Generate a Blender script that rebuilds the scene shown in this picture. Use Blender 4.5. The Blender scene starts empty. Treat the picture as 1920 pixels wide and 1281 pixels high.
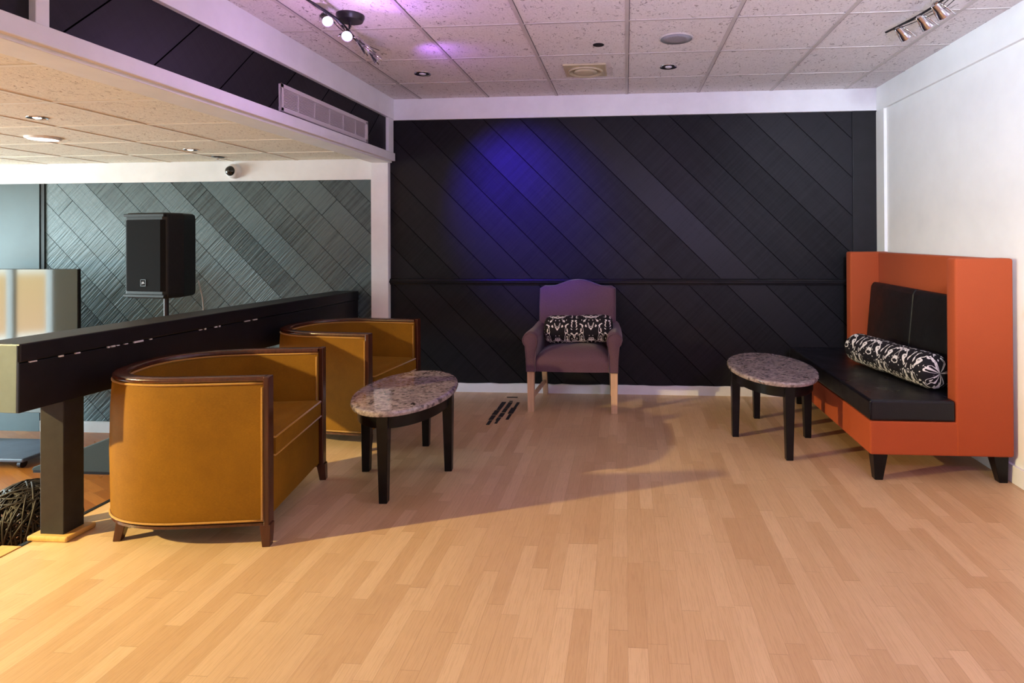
import bpy, bmesh, math, random
from mathutils import Vector, Matrix, Euler
random.seed(7)
S = bpy.context.scene
COL = S.collection
PI = math.pi

# ---------------------------------------------------------------- helpers
class MB:
    """collects shapes, builds ONE mesh object"""
    def __init__(s): s.bm = bmesh.new()
    def _xf(s, vs, M):
        if M is not None: bmesh.ops.transform(s.bm, matrix=M, verts=vs)
    def box(s, a, b, M=None, bev=0, seg=2):
        r = bmesh.ops.create_cube(s.bm, size=1.0)
        vs = r['verts']
        c = [(a[i]+b[i])/2 for i in range(3)]; d = [abs(b[i]-a[i]) for i in range(3)]
        for v in vs: v.co = Vector((c[0]+v.co.x*d[0], c[1]+v.co.y*d[1], c[2]+v.co.z*d[2]))
        if bev:
            es = list({e for v in vs for e in v.link_edges})
            n0 = set(s.bm.verts)
            r2 = bmesh.ops.bevel(s.bm, geom=es, offset=bev, segments=seg, profile=0.5, affect='EDGES')
            vs = list({v for f in r2['faces'] for v in f.verts} | {v for v in vs if v.is_valid})
        s._xf(vs, M); return s
    def taper(s, bot, top, M=None):
        """bot/top = (x0,y0,x1,y1,z)"""
        vs = []
        for q in (bot, top):
            x0, y0, x1, y1, z = q
            vs += [s.bm.verts.new(p) for p in ((x0,y0,z),(x1,y0,z),(x1,y1,z),(x0,y1,z))]
        f = s.bm.faces.new
        f(vs[3::-1]); f(vs[4:])
        for i in range(4): f((vs[i], vs[(i+1)%4], vs[4+(i+1)%4], vs[4+i]))
        s._xf(vs, M); return s
    def cyl(s, p, q, r, r2=None, n=20, M=None):
        p, q = Vector(p), Vector(q); r2 = r if r2 is None else r2
        d = q-p; rot = d.to_track_quat('Z','Y').to_matrix().to_4x4()
        res = bmesh.ops.create_cone(s.bm, cap_ends=True, segments=n, radius1=r, radius2=r2, depth=d.length,
              matrix=Matrix.Translation((p+q)/2) @ rot)
        s._xf(res['verts'], M); return s
    def sphere(s, c, r, sc=(1,1,1), n=24, M=None):
        res = bmesh.ops.create_uvsphere(s.bm, u_segments=n, v_segments=max(8,n//2), radius=r,
              matrix=Matrix.Translation(c) @ Matrix.Diagonal((*sc,1)))
        s._xf(res['verts'], M); return s
    def loft(s, rings, closed=True, cap=True, M=None):
        """rings: list of point lists (closed loops) joined in sequence"""
        R = [[s.bm.verts.new(p) for p in ring] for ring in rings]
        n = len(R[0])
        for a, b in zip(R, R[1:]):
            for i in range(n if closed else n-1):
                j = (i+1) % n
                s.bm.faces.new((a[i], a[j], b[j], b[i]))
        if cap and closed:
            s.bm.faces.new(R[0][::-1]); s.bm.faces.new(R[-1])
        s._xf([v for r in R for v in r], M); return s
    def tube(s, pts, r, n=8, closed=False, M=None):
        pts = [Vector(p) for p in pts]; rings = []
        N = len(pts)
        up = Vector((0,0,1)); prev = None
        for i, p in enumerate(pts):
            if closed: d = pts[(i+1)%N]-pts[i-1]
            else: d = pts[min(i+1,N-1)]-pts[max(i-1,0)]
            d.normalize()
            a = up if prev is None else prev
            x = a - d*a.dot(d)
            if x.length < 1e-4: x = Vector((1,0,0)) - d*d.x
            if x.length < 1e-4: x = Vector((0,1,0)) - d*d.y
            x.normalize(); prev = x; y = d.cross(x)
            rings.append([p + r*(math.cos(2*PI*k/n)*x + math.sin(2*PI*k/n)*y) for k in range(n)])
        if closed: rings.append(rings[0]); return s.loft(rings, cap=False, M=M)
        return s.loft(rings, M=M)
    def lathe(s, prof, c=(0,0,0), n=32, sx=1, sy=1, M=None):
        """prof list (r,z)"""
        rings = [[(c[0]+r*sx*math.cos(2*PI*k/n), c[1]+r*sy*math.sin(2*PI*k/n), c[2]+z) for k in range(n)] for r, z in prof]
        return s.loft(rings, M=M)
    def prism(s, poly, h0, h1, axis='z', M=None):
        """poly of 2D points extruded along axis"""
        def P(u, v, h): return {'z':(u,v,h),'y':(u,h,v),'x':(h,u,v)}[axis]
        return s.loft([[P(u,v,h0) for u,v in poly],[P(u,v,h1) for u,v in poly]], M=M)
    def build(s, name, mat, parent=None, smooth=False, M=None, bevel=0, sub=0, auto=None):
        bm = s.bm
        bmesh.ops.remove_doubles(bm, verts=bm.verts, dist=1e-5)
        bmesh.ops.recalc_face_normals(bm, faces=bm.faces)
        me = bpy.data.meshes.new(name); bm.to_mesh(me); bm.free()
        if M is not None: me.transform(M)
        me.materials.append(mat)
        if smooth: me.polygons.foreach_set('use_smooth', [True]*len(me.polygons))
        o = bpy.data.objects.new(name, me); COL.objects.link(o)
        if parent: o.parent = parent
        if bevel:
            m = o.modifiers.new('bevel','BEVEL'); m.width = bevel; m.segments = 3; m.limit_method = 'ANGLE'; m.angle_limit = math.radians(35)
        if sub:
            m = o.modifiers.new('subsurf','SUBSURF'); m.levels = sub; m.render_levels = sub
        if auto is not None:
            me.polygons.foreach_set('use_smooth', [True]*len(me.polygons))
            bm2 = bmesh.new(); bm2.from_mesh(me)
            for e in bm2.edges:
                if len(e.link_faces) == 2 and e.calc_face_angle(0) > math.radians(auto): e.smooth = False
            bm2.to_mesh(me); bm2.free()
        return o

def tag(o, label=None, cat=None, group=None, kind=None):
    if label: o['label'] = label
    if cat: o['category'] = cat
    if group: o['group'] = group
    if kind: o['kind'] = kind
    return o
def thing(name, label, cat, loc=(0,0,0), rz=0, group=None):
    o = bpy.data.objects.new(name, None); COL.objects.link(o)
    o.empty_display_size = .1
    o.location = loc; o.rotation_euler = (0,0,rz)
    return tag(o, label, cat, group)
def struct(o, label=None):
    o['kind'] = 'structure'
    if label: o['label'] = label
    return o
def copy_tree(o, parent=None):
    c = o.copy(); COL.objects.link(c)
    if parent: c.parent = parent
    for ch in list(o.children): copy_tree(ch, c)
    return c

# ---------------------------------------------------------------- materials
class NT:
    def __init__(s, name):
        s.m = bpy.data.materials.new(name); s.m.use_nodes = True
        s.t = s.m.node_tree; s.t.nodes.clear()
        s.out = s.n('ShaderNodeOutputMaterial'); s.b = s.n('ShaderNodeBsdfPrincipled')
        s.l(s.b.outputs[0], s.out.inputs[0])
    def n(s, t, **k):
        x = s.t.nodes.new(t)
        for a, v in k.items(): setattr(x, a, v)
        return x
    def l(s, a, b): s.t.links.new(a, b)
    def put(s, v, sock):
        if hasattr(v, 'is_output'): s.l(v, sock)
        else: sock.default_value = v
    def math(s, op, a, b=0.0, c=0.0):
        x = s.n('ShaderNodeMath', operation=op)
        s.put(a, x.inputs[0]); s.put(b, x.inputs[1]); s.put(c, x.inputs[2]); return x.outputs[0]
    def coord(s, out='Object'): return s.n('ShaderNodeTexCoord').outputs[out]
    def map(s, v, scale=(1,1,1), rot=(0,0,0), loc=(0,0,0)):
        x = s.n('ShaderNodeMapping'); s.l(v, x.inputs[0])
        x.inputs['Scale'].default_value = scale; x.inputs['Rotation'].default_value = rot; x.inputs['Location'].default_value = loc
        return x.outputs[0]
    def noise(s, v, scale=5, detail=3, rough=.5, dist=0, out=0):
        x = s.n('ShaderNodeTexNoise'); s.l(v, x.inputs['Vector'])
        x.inputs['Scale'].default_value = scale; x.inputs['Detail'].default_value = detail
        x.inputs['Roughness'].default_value = rough; x.inputs['Distortion'].default_value = dist
        return x.outputs[out]
    def voro(s, v, scale=5, feature='F1', out='Distance', rnd=1):
        x = s.n('ShaderNodeTexVoronoi', feature=feature); s.l(v, x.inputs['Vector'])
        x.inputs['Scale'].default_value = scale; x.inputs['Randomness'].default_value = rnd
        return x.outputs[out]
    def white(s, v):
        x = s.n('ShaderNodeTexWhiteNoise', noise_dimensions='3D'); s.l(v, x.inputs['Vector']); return x.outputs['Value']
    def ramp(s, f, stops, interp='LINEAR'):
        x = s.n('ShaderNodeValToRGB'); s.l(f, x.inputs[0]); cr = x.color_ramp; cr.interpolation = interp
        while len(cr.elements) > 1: cr.elements.remove(cr.elements[-1])
        for i, (p, c) in enumerate(stops):
            e = cr.elements[0] if i == 0 else cr.elements.new(p)
            e.position = p; e.color = (*c, 1) if len(c) == 3 else c
        return x.outputs[0]
    def mix(s, f, a, b, blend='MIX'):
        x = s.n('ShaderNodeMix', data_type='RGBA', blend_type=blend)
        s.put(f, x.inputs[0])
        s.put(a if hasattr(a,'is_output') else (*a,1), x.inputs[6]); s.put(b if hasattr(b,'is_output') else (*b,1), x.inputs[7])
        return x.outputs[2]
    def xyz(s, v):
        x = s.n('ShaderNodeSeparateXYZ'); s.l(v, x.inputs[0]); return x.outputs
    def comb(s, x=0., y=0., z=0.):
        c = s.n('ShaderNodeCombineXYZ')
        for v, k in ((x,0),(y,1),(z,2)): s.put(v, c.inputs[k])
        return c.outputs[0]
    def bump(s, h, strength=.3, dist=.01):
        x = s.n('ShaderNodeBump'); s.l(h, x.inputs['Height'])
        x.inputs['Strength'].default_value = strength; x.inputs['Distance'].default_value = dist
        s.l(x.outputs[0], s.b.inputs['Normal']); return x
    def set(s, **k):
        names = dict(color='Base Color', rough='Roughness', metal='Metallic', spec='Specular IOR Level', sheen='Sheen Weight',
                     sheenr='Sheen Roughness', sheent='Sheen Tint', coat='Coat Weight', coatr='Coat Roughness', emit='Emission Color', emits='Emission Strength', trans='Transmission Weight')
        for a, v in k.items():
            if isinstance(v, tuple) and len(v) == 3: v = (*v, 1)
            s.put(v, s.b.inputs[names[a]])
        return s.m

def plain(name, c, rough=.5, metal=0, spec=.5, nscale=0, namt=.06, bump=0, **k):
    t = NT(name)
    if nscale:
        f = t.noise(t.coord(), nscale, 4, .6)
        col = t.ramp(f, [(.3, tuple(max(0,x*(1-namt*2)) for x in c)), (.7, tuple(min(1,x*(1+namt*2)) for x in c))])
        if bump: t.bump(f, bump, .003)
    else: col = c
    return t.set(color=col, rough=rough, metal=metal, spec=spec, **k)

def boards(name, cols, width, length, rough=.35, rot=0, grain=.25, gap=.5, spec=.5, dirt=True):
    """laminate strips running along local Y"""
    t = NT(name)
    v = t.coord()
    if rot: v = t.map(v, rot=(0,0,rot))
    x, y, z = t.xyz(v)
    u = t.math('DIVIDE', x, width)
    iu = t.math('FLOOR', u)
    off = t.white(t.comb(iu, 3.1, 0.))
    w = t.math('ADD', t.math('DIVIDE', y, length), t.math('MULTIPLY', off, 7.3))
    # uneven strip ends
    w2 = t.math('ADD', w, t.math('MULTIPLY', t.noise(t.comb(t.math('MULTIPLY', iu, 3.7), t.math('MULTIPLY', w, .9), 0.), 1.0, 0), .5))
    iw = t.math('FLOOR', w2)
    tone = t.white(t.comb(iu, iw, 5.))
    g1 = t.noise(t.map(t.comb(t.math('ADD', x, t.math('MULTIPLY', tone, 9.)), y, tone), scale=(60,4,1)), 1.0, 5, .65, .6)
    g2 = t.noise(t.map(t.comb(t.math('ADD', x, t.math('MULTIPLY', tone, 5.)), y, tone), scale=(300,9,1)), 1.0, 2, .6)
    f = t.math('ADD', t.math('MULTIPLY', tone, 1-grain), t.math('MULTIPLY', g1, grain))
    col = t.ramp(f, cols)
    col = t.mix(t.math('MULTIPLY', t.math('SUBTRACT', 1., t.math('GREATER_THAN', g2, .46)), .17), col, (cols[0][1][0]*.55, cols[0][1][1]*.45, cols[0][1][2]*.35))
    fx = t.math('FRACT', u); fy = t.math('FRACT', w2)
    ex = t.math('LESS_THAN', fx, .02); ey = t.math('LESS_THAN', fy, .005)
    e = t.math('MAXIMUM', ex, ey)
    col = t.mix(t.math('MULTIPLY', e, gap), col, (cols[0][1][0]*.4, cols[0][1][1]*.35, cols[0][1][2]*.3))
    if dirt:
        d = t.noise(t.coord(), 1.7, 5, .7)
        col = t.mix(t.math('MULTIPLY', t.ramp(d, [(.52,(0,0,0)),(.8,(1,1,1))]), .22), col, (cols[0][1][0]*.6, cols[0][1][1]*.55, cols[0][1][2]*.55))
    t.bump(t.math('SUBTRACT', 1., t.math('MULTIPLY', e, .6)), .15, .001)
    rg = t.ramp(t.noise(t.coord(), 3, 4, .6), [(.3,(rough*.85,)*3),(.7,(rough*1.2,)*3)])
    return t.set(color=col, rough=rg, spec=spec)

def plank_wall(name, base, width, phase, ax='xz', sgn=1, spread=.5, saw=.5, rough=.5, spec=.5, joints=False):
    """rough-sawn diagonal boards painted one colour"""
    t = NT(name)
    x, y, z = t.xyz(t.coord())
    a = x if ax[0] == 'x' else y
    d = t.math('MULTIPLY', t.math('ADD', t.math('MULTIPLY', a, sgn), z), .70711)   # across the boards
    l = t.math('MULTIPLY', t.math('SUBTRACT', z, t.math('MULTIPLY', a, sgn)), .70711)  # along
    u = t.math('SUBTRACT', t.math('DIVIDE', d, width), phase)
    iu = t.math('FLOOR', u); fu = t.math('FRACT', u)
    tone = t.white(t.comb(iu, 1.7, 0.))
    # saw marks across the board, a few long streaks along it
    sawn = t.noise(t.comb(t.math('MULTIPLY', l, 62), t.math('MULTIPLY', d, 1.6), tone), 1.0, 2, .6, 0)
    streak = t.noise(t.comb(t.math('MULTIPLY', l, 1.5), t.math('MULTIPLY', d, 38), tone), 1.0, 4, .65, .2)
    blot = t.noise(t.comb(t.math('MULTIPLY', l, 2), t.math('MULTIPLY', d, 4), tone), 1.0, 4, .6)
    f = t.math('ADD', t.math('ADD', t.math('MULTIPLY', tone, .55), t.math('MULTIPLY', t.math('ADD', t.math('MULTIPLY', t.math('SUBTRACT', sawn, .5), 1.9), .5), saw*.6)), t.math('ADD', t.math('MULTIPLY', streak, .35), t.math('MULTIPLY', blot, .25)))
    lo = tuple(c*(1-spread) for c in base); hi = tuple(min(1, c*(1+spread)) for c in base)
    col = t.ramp(f, [(.35, lo), (.95, hi)])
    wear = t.math('MULTIPLY', t.ramp(t.noise(t.comb(t.math('MULTIPLY', l, 3), t.math('MULTIPLY', d, 26), 9.), 1.0, 6, .8), [(.66,(0,0,0)),(.78,(1,1,1))]), .35)
    col = t.mix(wear, col, tuple(min(1, c*2.2+.01) for c in base))
    g = t.math('MAXIMUM', t.math('LESS_THAN', fu, .013), t.math('GREATER_THAN', fu, .992))
    jl = t.math('FRACT', t.math('ADD', t.math('DIVIDE', l, 1.9), t.math('MULTIPLY', tone, 5.)))
    if joints: g = t.math('MAXIMUM', g, t.math('LESS_THAN', jl, .0025))
    col = t.mix(t.math('MULTIPLY', g, .97), col, tuple(c*.1 for c in base))
    h = t.math('ADD', t.math('MULTIPLY', t.math('SUBTRACT', 1., g), 1.2), t.math('ADD', t.math('MULTIPLY', sawn, .22*saw*2), t.math('ADD', t.math('MULTIPLY', streak, .12), t.math('MULTIPLY', t.math('MULTIPLY', t.math('SUBTRACT', tone, .5), fu), 2.2))))
    t.bump(h, .55+.35*(saw>.8), .006+.008*(saw>.8))
    rg = t.ramp(f, [(.3,(rough*1.15,)*3),(.95,(rough*.8,)*3)])
    return t.set(color=col, rough=t.mix(g, rg, (1,1,1)), spec=t.math('MULTIPLY', t.math('SUBTRACT', 1., g), spec))

def tile_mat(name, base, dark, amt=.6):
    t = NT(name); v = t.coord()
    n1 = t.noise(t.map(v, scale=(1,1,1)), 80, 4, .7)
    n2 = t.noise(t.map(v, scale=(1,.6,1)), 42, 2, .6, 1.5)
    ps = t.ramp(n2, [(.30,(1,1,1)),(.40,(0,0,0))])
    stain = t.noise(v, 1.3, 3, .6)
    col = t.ramp(n1, [(.3, tuple(c*.82 for c in base)), (.65, base)])
    col = t.mix(t.math('MULTIPLY', ps, amt), col, dark)
    col = t.mix(t.math('MULTIPLY', t.ramp(stain, [(.5,(0,0,0)),(.8,(1,1,1))]), .25), col, (base[0]*.85, base[1]*.74, base[2]*.62))
    t.bump(t.math('SUBTRACT', n1, t.math('MULTIPLY', ps, 1.)), .6, .004)
    return t.set(color=col, rough=.9, spec=.2)

def granite_mat():
    t = NT('granite'); v = t.coord()
    v2 = t.map(v, scale=(1,1,1))
    n = t.noise(v2, 22, 6, .75, .5)
    n2 = t.noise(t.map(v, scale=(1.3,.7,1), loc=(3,1,2)), 11, 5, .7, 1.5)
    sp = t.voro(v, 60, out='Color')
    col = t.ramp(n, [(.30,(.10,.075,.075)),(.42,(.27,.22,.21)),(.52,(.42,.35,.32)),(.66,(.60,.52,.47)),(.8,(.70,.63,.57))])
    sx = t.xyz(sp)[0]
    col = t.mix(t.math('MULTIPLY', t.math('GREATER_THAN', sx, .78), .45), col, (.66,.58,.52))
    col = t.mix(t.math('MULTIPLY', t.math('LESS_THAN', sx, .14), .6), col, (.05,.04,.045))
    col = t.mix(t.ramp(n2, [(.62,(0,0,0)),(.66,(1,1,1))]), col, (.018,.014,.016))
    return t.set(color=t.mix(1.0, col, (.70,.66,.72), 'MULTIPLY'), rough=.03, spec=.9)

def velvet_mat():
    t = NT('mustard_velvet'); v = t.coord()
    n = t.noise(t.map(v, scale=(1,1,2.5)), 120, 3, .6)
    b = t.noise(v, 4, 4, .6)
    f = t.math('ADD', t.math('MULTIPLY', n, .4), t.math('MULTIPLY', b, .6))
    col = t.ramp(f, [(.3,(.165,.068,.003)),(.7,(.275,.122,.006))])
    t.bump(n, .12, .002)
    return t.set(color=col, rough=.75, spec=.15, sheen=.12, sheenr=.35, sheent=(1.,.62,.08))

def weave(name, c, scale=260, rough=.85, amt=.12, sheen=.2):
    t = NT(name); v = t.coord()
    n = t.noise(v, scale, 2, .7); b = t.noise(v, 3, 3, .6)
    f = t.math('ADD', t.math('MULTIPLY', n, .75), t.math('MULTIPLY', b, .25))
    col = t.ramp(f, [(.3, tuple(x*(1-amt*2) for x in c)), (.7, tuple(min(1,x*(1+amt*2)) for x in c))])
    t.bump(n, .2, .001)
    return t.set(color=col, rough=rough, spec=.25, sheen=sheen, sheenr=.4)

def leather(name, c, rough=.32):
    t = NT(name); v = t.coord()
    n = t.voro(v, 220); b = t.noise(v, 6, 4, .6)
    t.bump(t.math('ADD', n, t.math('MULTIPLY', b, .8)), .18, .002)
    return t.set(color=c, rough=t.ramp(b, [(.3,(rough*.8,)*3),(.7,(rough*1.3,)*3)]), spec=.28)

def bolster_mat():
    """black cotton with mirrored ivory brush marks; local X = along the bolster"""
    t = NT('black_ivory_print'); v = t.coord()
    x, y, z = t.xyz(v)
    # mirrored repeats along the length, wrapped round the roll
    xr = t.math('PINGPONG', t.math('ADD', x, .03), .135)
    ang = t.math('ARCTAN2', y, z)
    w = t.comb(t.math('MULTIPLY', xr, 1.), t.math('MULTIPLY', ang, .11), 0.)
    n = t.noise(t.map(w, rot=(0,0,.6), scale=(1.5,.75,1)), 15, 1.5, .4, 1.6)
    n2 = t.noise(t.map(w, loc=(3,4,1)), 19, 1, .4, 1.0)
    a = t.math('MULTIPLY', t.math('GREATER_THAN', n, .53), t.math('LESS_THAN', n, .622))
    b = t.math('GREATER_THAN', n2, .655)
    m = t.math('MAXIMUM', a, b)
    col = t.mix(m, (.011,.009,.012), (.74,.69,.68))
    t.bump(t.noise(v, 300, 2), .15, .001)
    return t.set(color=col, rough=.8, spec=.2)

def wood(name, c, rough=.3, axis='z', amt=.35, scale=1.0, coat=0.):
    t = NT(name); v = t.coord()
    sc = {'x':(3,45,45),'y':(45,3,45),'z':(45,45,3)}[axis]
    n = t.noise(t.map(v, scale=tuple(s_*scale for s_ in sc)), 1.0, 5, .65, .5)
    col = t.ramp(n, [(.3, tuple(x*(1-amt) for x in c)), (.7, tuple(min(1,x*(1+amt)) for x in c))])
    t.bump(n, .08, .001)
    return t.set(color=col, rough=rough, spec=.5, coat=coat, coatr=.15)

def emitter(name, c, strength):
    t = NT(name); return t.set(color=(0,0,0), emit=c, emits=strength)

M = {}
M['floor'] = boards('maple_laminate', [(.1,(.54,.335,.165)),(.5,(.61,.40,.21)),(.9,(.67,.455,.25))], .065, .46, rough=.34, gap=.35)
M['dance'] = boards('orange_oak_floor', [(.15,(.36,.105,.010)),(.5,(.46,.145,.016)),(.85,(.54,.185,.026))], .07, .7, rough=.3, rot=math.radians(-62), gap=.3, dirt=False)
M['plank_black'] = plank_wall('black_diagonal_boards', (.0095,.0088,.011), .23, .548, spread=.6, saw=.5, rough=.5, spec=.2)
M['plank_grey'] = plank_wall('grey_diagonal_boards', (.047,.069,.074), .2, -.13, spread=.85, saw=1.2, rough=.45, spec=.42, joints=True)
M['plank_bulk'] = plank_wall('black_bulkhead_boards', (.010,.009,.012), .30, .2, ax='yz', sgn=-1, spread=.3, saw=.3, rough=.6, spec=.3)
M['white'] = plain('white_paint', (.84,.83,.84), .5, nscale=6, namt=.02)
M['cream'] = plain('cream_paint', (.91,.915,.89), .55, nscale=5, namt=.015)
M['black_paint'] = plain('black_satin_paint', (.009,.008,.010), .42, nscale=9, namt=.15, spec=.3)
M['tile'] = tile_mat('fissured_ceiling_tile', (.86,.81,.80), (.16,.12,.11), .75)
M['tile_low'] = tile_mat('cream_ceiling_tile', (.88,.81,.67), (.36,.26,.17), .8)
M['tbar'] = plain('grid_metal', (.58,.53,.50), .5, nscale=3, namt=.06)
M['tbar_low'] = plain('cream_grid_metal', (.86,.80,.68), .5)
M['granite'] = granite_mat()
M['velvet'] = velvet_mat()
M['pipe'] = weave('mustard_piping', (.42,.21,.035), 300, sheen=.4)
M['mahogany'] = wood('mahogany', (.062,.016,.007), .25, coat=.15)
M['ebony'] = plain('black_lacquer', (.005,.0045,.005), .3, nscale=20, namt=.2, spec=.22)
M['maple'] = wood('light_maple', (.62,.40,.24), .4, amt=.15)
M['nosing'] = wood('oak_nosing', (.62,.36,.10), .35, axis='y', amt=.2)
M['plum'] = weave('plum_brown_upholstery', (.115,.060,.080), 240)
M['orange'] = weave('orange_upholstery', (.38,.068,.018), 260, rough=.8, amt=.06, sheen=.03)
M['leather'] = leather('black_leatherette', (.007,.0065,.010))
M['leather_rib'] = leather('black_woven_leatherette', (.009,.0085,.010), .45)
M['bolster'] = bolster_mat()
M['spk'] = plain('black_speaker_plastic', (.010,.0095,.010), .5, nscale=80, namt=.15, bump=.1, spec=.25)
M['grille'] = plain('black_speaker_grille', (.0075,.0065,.007), .8, nscale=500, namt=.4, bump=.3, spec=.08)
M['badge'] = plain('badge_white', (.75,.75,.78), .4)
M['badge_line'] = plain('badge_grey_line', (.07,.07,.08), .5)
M['chrome'] = plain('brushed_chrome', (.70,.68,.70), .18, metal=1)
M['dark_metal'] = plain('dark_metal', (.05,.045,.05), .35, metal=.8)
M['screen'] = plain('dark_glass_screen', (.045,.055,.047), .045, spec=.6)
M['plate'] = plain('blue_grey_base_plate', (.09,.11,.15), .35, nscale=6, namt=.1)
M['fabric_grey'] = weave('dark_grey_green_carpet', (.055,.07,.065), 200)
M['raw'] = plain('pale_bare_end', (.115,.145,.15), .6, nscale=12, namt=.06)
M['post'] = plain('charcoal_paint', (.024,.021,.020), .5, nscale=14, namt=.12, spec=.25)
M['chip'] = plain('exposed_paint_chip', (.62,.58,.56), .7)
M['wire'] = plain('bronze_wire', (.016,.011,.008), .5, metal=.3)
M['vent'] = plain('vent_enamel', (.62,.56,.56), .4)
M['vent_in'] = plain('vent_shadow', (.12,.10,.11), .7)
M['beige'] = plain('aged_beige_plastic', (.55,.47,.30), .5, nscale=10, namt=.06)
M['beige_dark'] = plain('aged_beige_louvre', (.18,.14,.07), .6)
M['smooth_teal'] = plain('smooth_teal_grey_panel', (.045,.075,.085), .42, nscale=3, namt=.06)
M['cable'] = plain('cable_rubber', (.02,.02,.02), .5)
M['cable_pale'] = plain('pale_cable', (.45,.45,.42), .5)
M['dark_hole'] = plain('dark_recess', (.01,.008,.008), .7)
M['speaker_cloth'] = plain('grey_speaker_mesh', (.30,.28,.30), .7, nscale=300, namt=.15)
M['bulb_white'] = emitter('lit_bulb_violet_white', (.80,.62,1.0), 22)
M['bulb_blue'] = emitter('lit_bulb_blue', (.62,.45,1.0), 30)
M['bulb_warm'] = emitter('lit_bulb_warm', (1.0,.9,.72), 6)
M['bulb_cool'] = emitter('lit_ring_cool', (.92,.9,1.0), 3)
M['bulb_off'] = plain('bulb_glass', (.75,.72,.78), .12, spec=.8)
M['lens'] = plain('smoked_lens', (.02,.02,.02), .08, spec=.8)
M['blind'] = plain('amber_blind', (.75,.42,.15), .8)

# ---------------------------------------------------------------- setting
D = 5.14; CZ = 2.598; LZ = 2.07; LF = -.43
XL, XR = -2.68, 2.118          # platform edge, right wall
XF, YF = -8.2, -3.2           # far left wall, wall behind the camera

def slab(name, a, b, mat, **k): return struct(MB().box(a, b).build(name, mat, **k))

slab('floor', (XL, YF, -.20), (XR, D, 0), M['floor'])
slab('floor_lower', (XF, YF, LF-.1), (XL+.02, D, LF), M['dance'])
slab('trim_1', (XL, YF, LF), (XL+.03, D, -.20), M['black_paint'])          # riser below the raised floor
# oak edge of the raised floor, with its step near the rail post
struct(MB().box((XL-.085,YF,-.035),(XL+.012,2.42,.004)).build('trim_2', M['nosing'], bevel=.004))
slab('trim_17', (XL-.012,2.42,-.03), (XL+.01,D,.003), M['ebony'])
slab('ceiling', (-2.06, YF, CZ), (XR, D, CZ+.1), M['tile'])
slab('ceiling_lower', (XF, YF, LZ), (-2.24, D, LZ+.1), M['tile_low'])
# T-bar grids
g = MB(); T = .6096; X0, Y0 = -1.816, 5.2195
i = 0
while X0+T*i < XR:
    x = X0+T*i; g.box((x-.011, YF, CZ-.004), (x+.011, D, CZ+.002)); i += 1
j = 1
while Y0-T*j > YF:
    y = Y0-T*j; g.box((-2.06, y-.009, CZ-.003), (XR, y+.009, CZ+.002)); j += 1
struct(g.build('ceiling_grid', M['tbar']))
g = MB(); x = -2.96
while x > XF:
    g.box((x-.012, YF, LZ-.005), (x+.012, D, LZ+.002)); x -= T
y = 4.66
while y > YF:
    g.box((XF, y-.012, LZ-.004), (-2.24, y+.012, LZ+.002)); y -= T
struct(g.build('ceiling_lower_grid', M['tbar_low']))
# shade along one side of the bars, put in as thin dark strips
g = MB()
for i in range(0, 8):
    x = X0+T*i
    if x < XR: g.box((x+.011, YF, CZ-.002), (x+.015, D, CZ+.001))
for j in range(1, 14):
    y = Y0-T*j
    if y > YF: g.box((-2.06, y+.009, CZ-.0015), (XR, y+.0125, CZ+.001))
x = -2.96
while x > XF:
    g.box((x-.018, YF, LZ-.003), (x-.012, D, LZ+.001)); x -= T
struct(g.build('ceiling_joint_shade', M['vent_in']))

# back wall
slab('wall_back', (-2.20, D, -.2), (XR+.1, D+.12, CZ+.1), M['plank_black'])
slab('wall_back_lower', (-5.43, D, LF-.1), (-2.20, D+.12, CZ), M['plank_grey'])
slab('wall_back_panel', (XF, D-.02, LF-.1), (-5.47, D+.12, CZ), M['smooth_teal'])
slab('trim_3', (-5.472, D-.012, LF), (-5.428, D+.02, 1.89), M['black_paint'])
slab('trim_4', (-2.10, D-.022, 2.41), (XR-.02, D+.01, CZ), M['white'], bevel=.003)        # white band over the black boards
slab('trim_5', (-2.257, D-.05, LF), (-2.10, D+.01, CZ), M['white'], bevel=.003)          # white pillar
slab('trim_6', (XF, D-.022, 1.885), (-2.257, D+.01, LZ), M['white'], bevel=.003)
slab('trim_7', (1.905, D-.012, .08), (XR-.02, D+.01, 2.41), M['black_paint'], bevel=.002)  # black corner board
# black chair rail moulding
pr = [(0,.945),(-.012,.945),(-.016,.958),(-.028,.962),(-.030,.978),(-.022,.984),(-.018,.992),(-.006,.998),(0,.998)]
struct(MB().loft([[(x, D+p, z) for p, z in pr] for x in (-2.10, 1.905)]).build('trim_8', M['black_paint']))
bb = MB(); xs = [-2.10+.07*k for k in range(60)]
rings = []
for x in xs:
    if x > XR-.01: break
    h = .078+random.uniform(-.004,.004)
    rings.append([(x, D-.018, 0), (x, D-.018, h-.004), (x, D-.014, h), (x, D+.005, h), (x, D+.005, 0)])
bb.loft(rings)
struct(bb.build('baseboard_back', M['white']))
slab('baseboard_lower', (XF, D-.018, LF), (-2.257, D+.005, LF+.10), M['white'])

# right wall
slab('wall_right', (XR, YF, -.2), (XR+.12, D+.1, CZ+.1), M['cream'])
slab('trim_9', (XR-.022, YF, 2.40), (XR+.01, D-.022, CZ), M['cream'], bevel=.002)
slab('trim_10', (XR-.022, D-.16, .0), (XR+.01, D-.012, 2.40), M['cream'], bevel=.002)
struct(MB().loft([[(XR+p*1.2, y, z) for p, z in pr] for y in (YF, 3.27)]).build('trim_11', M['white']))
slab('baseboard_right', (XR-.016, YF, 0), (XR+.01, D-.16, .10), M['white'], bevel=.003)

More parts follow.
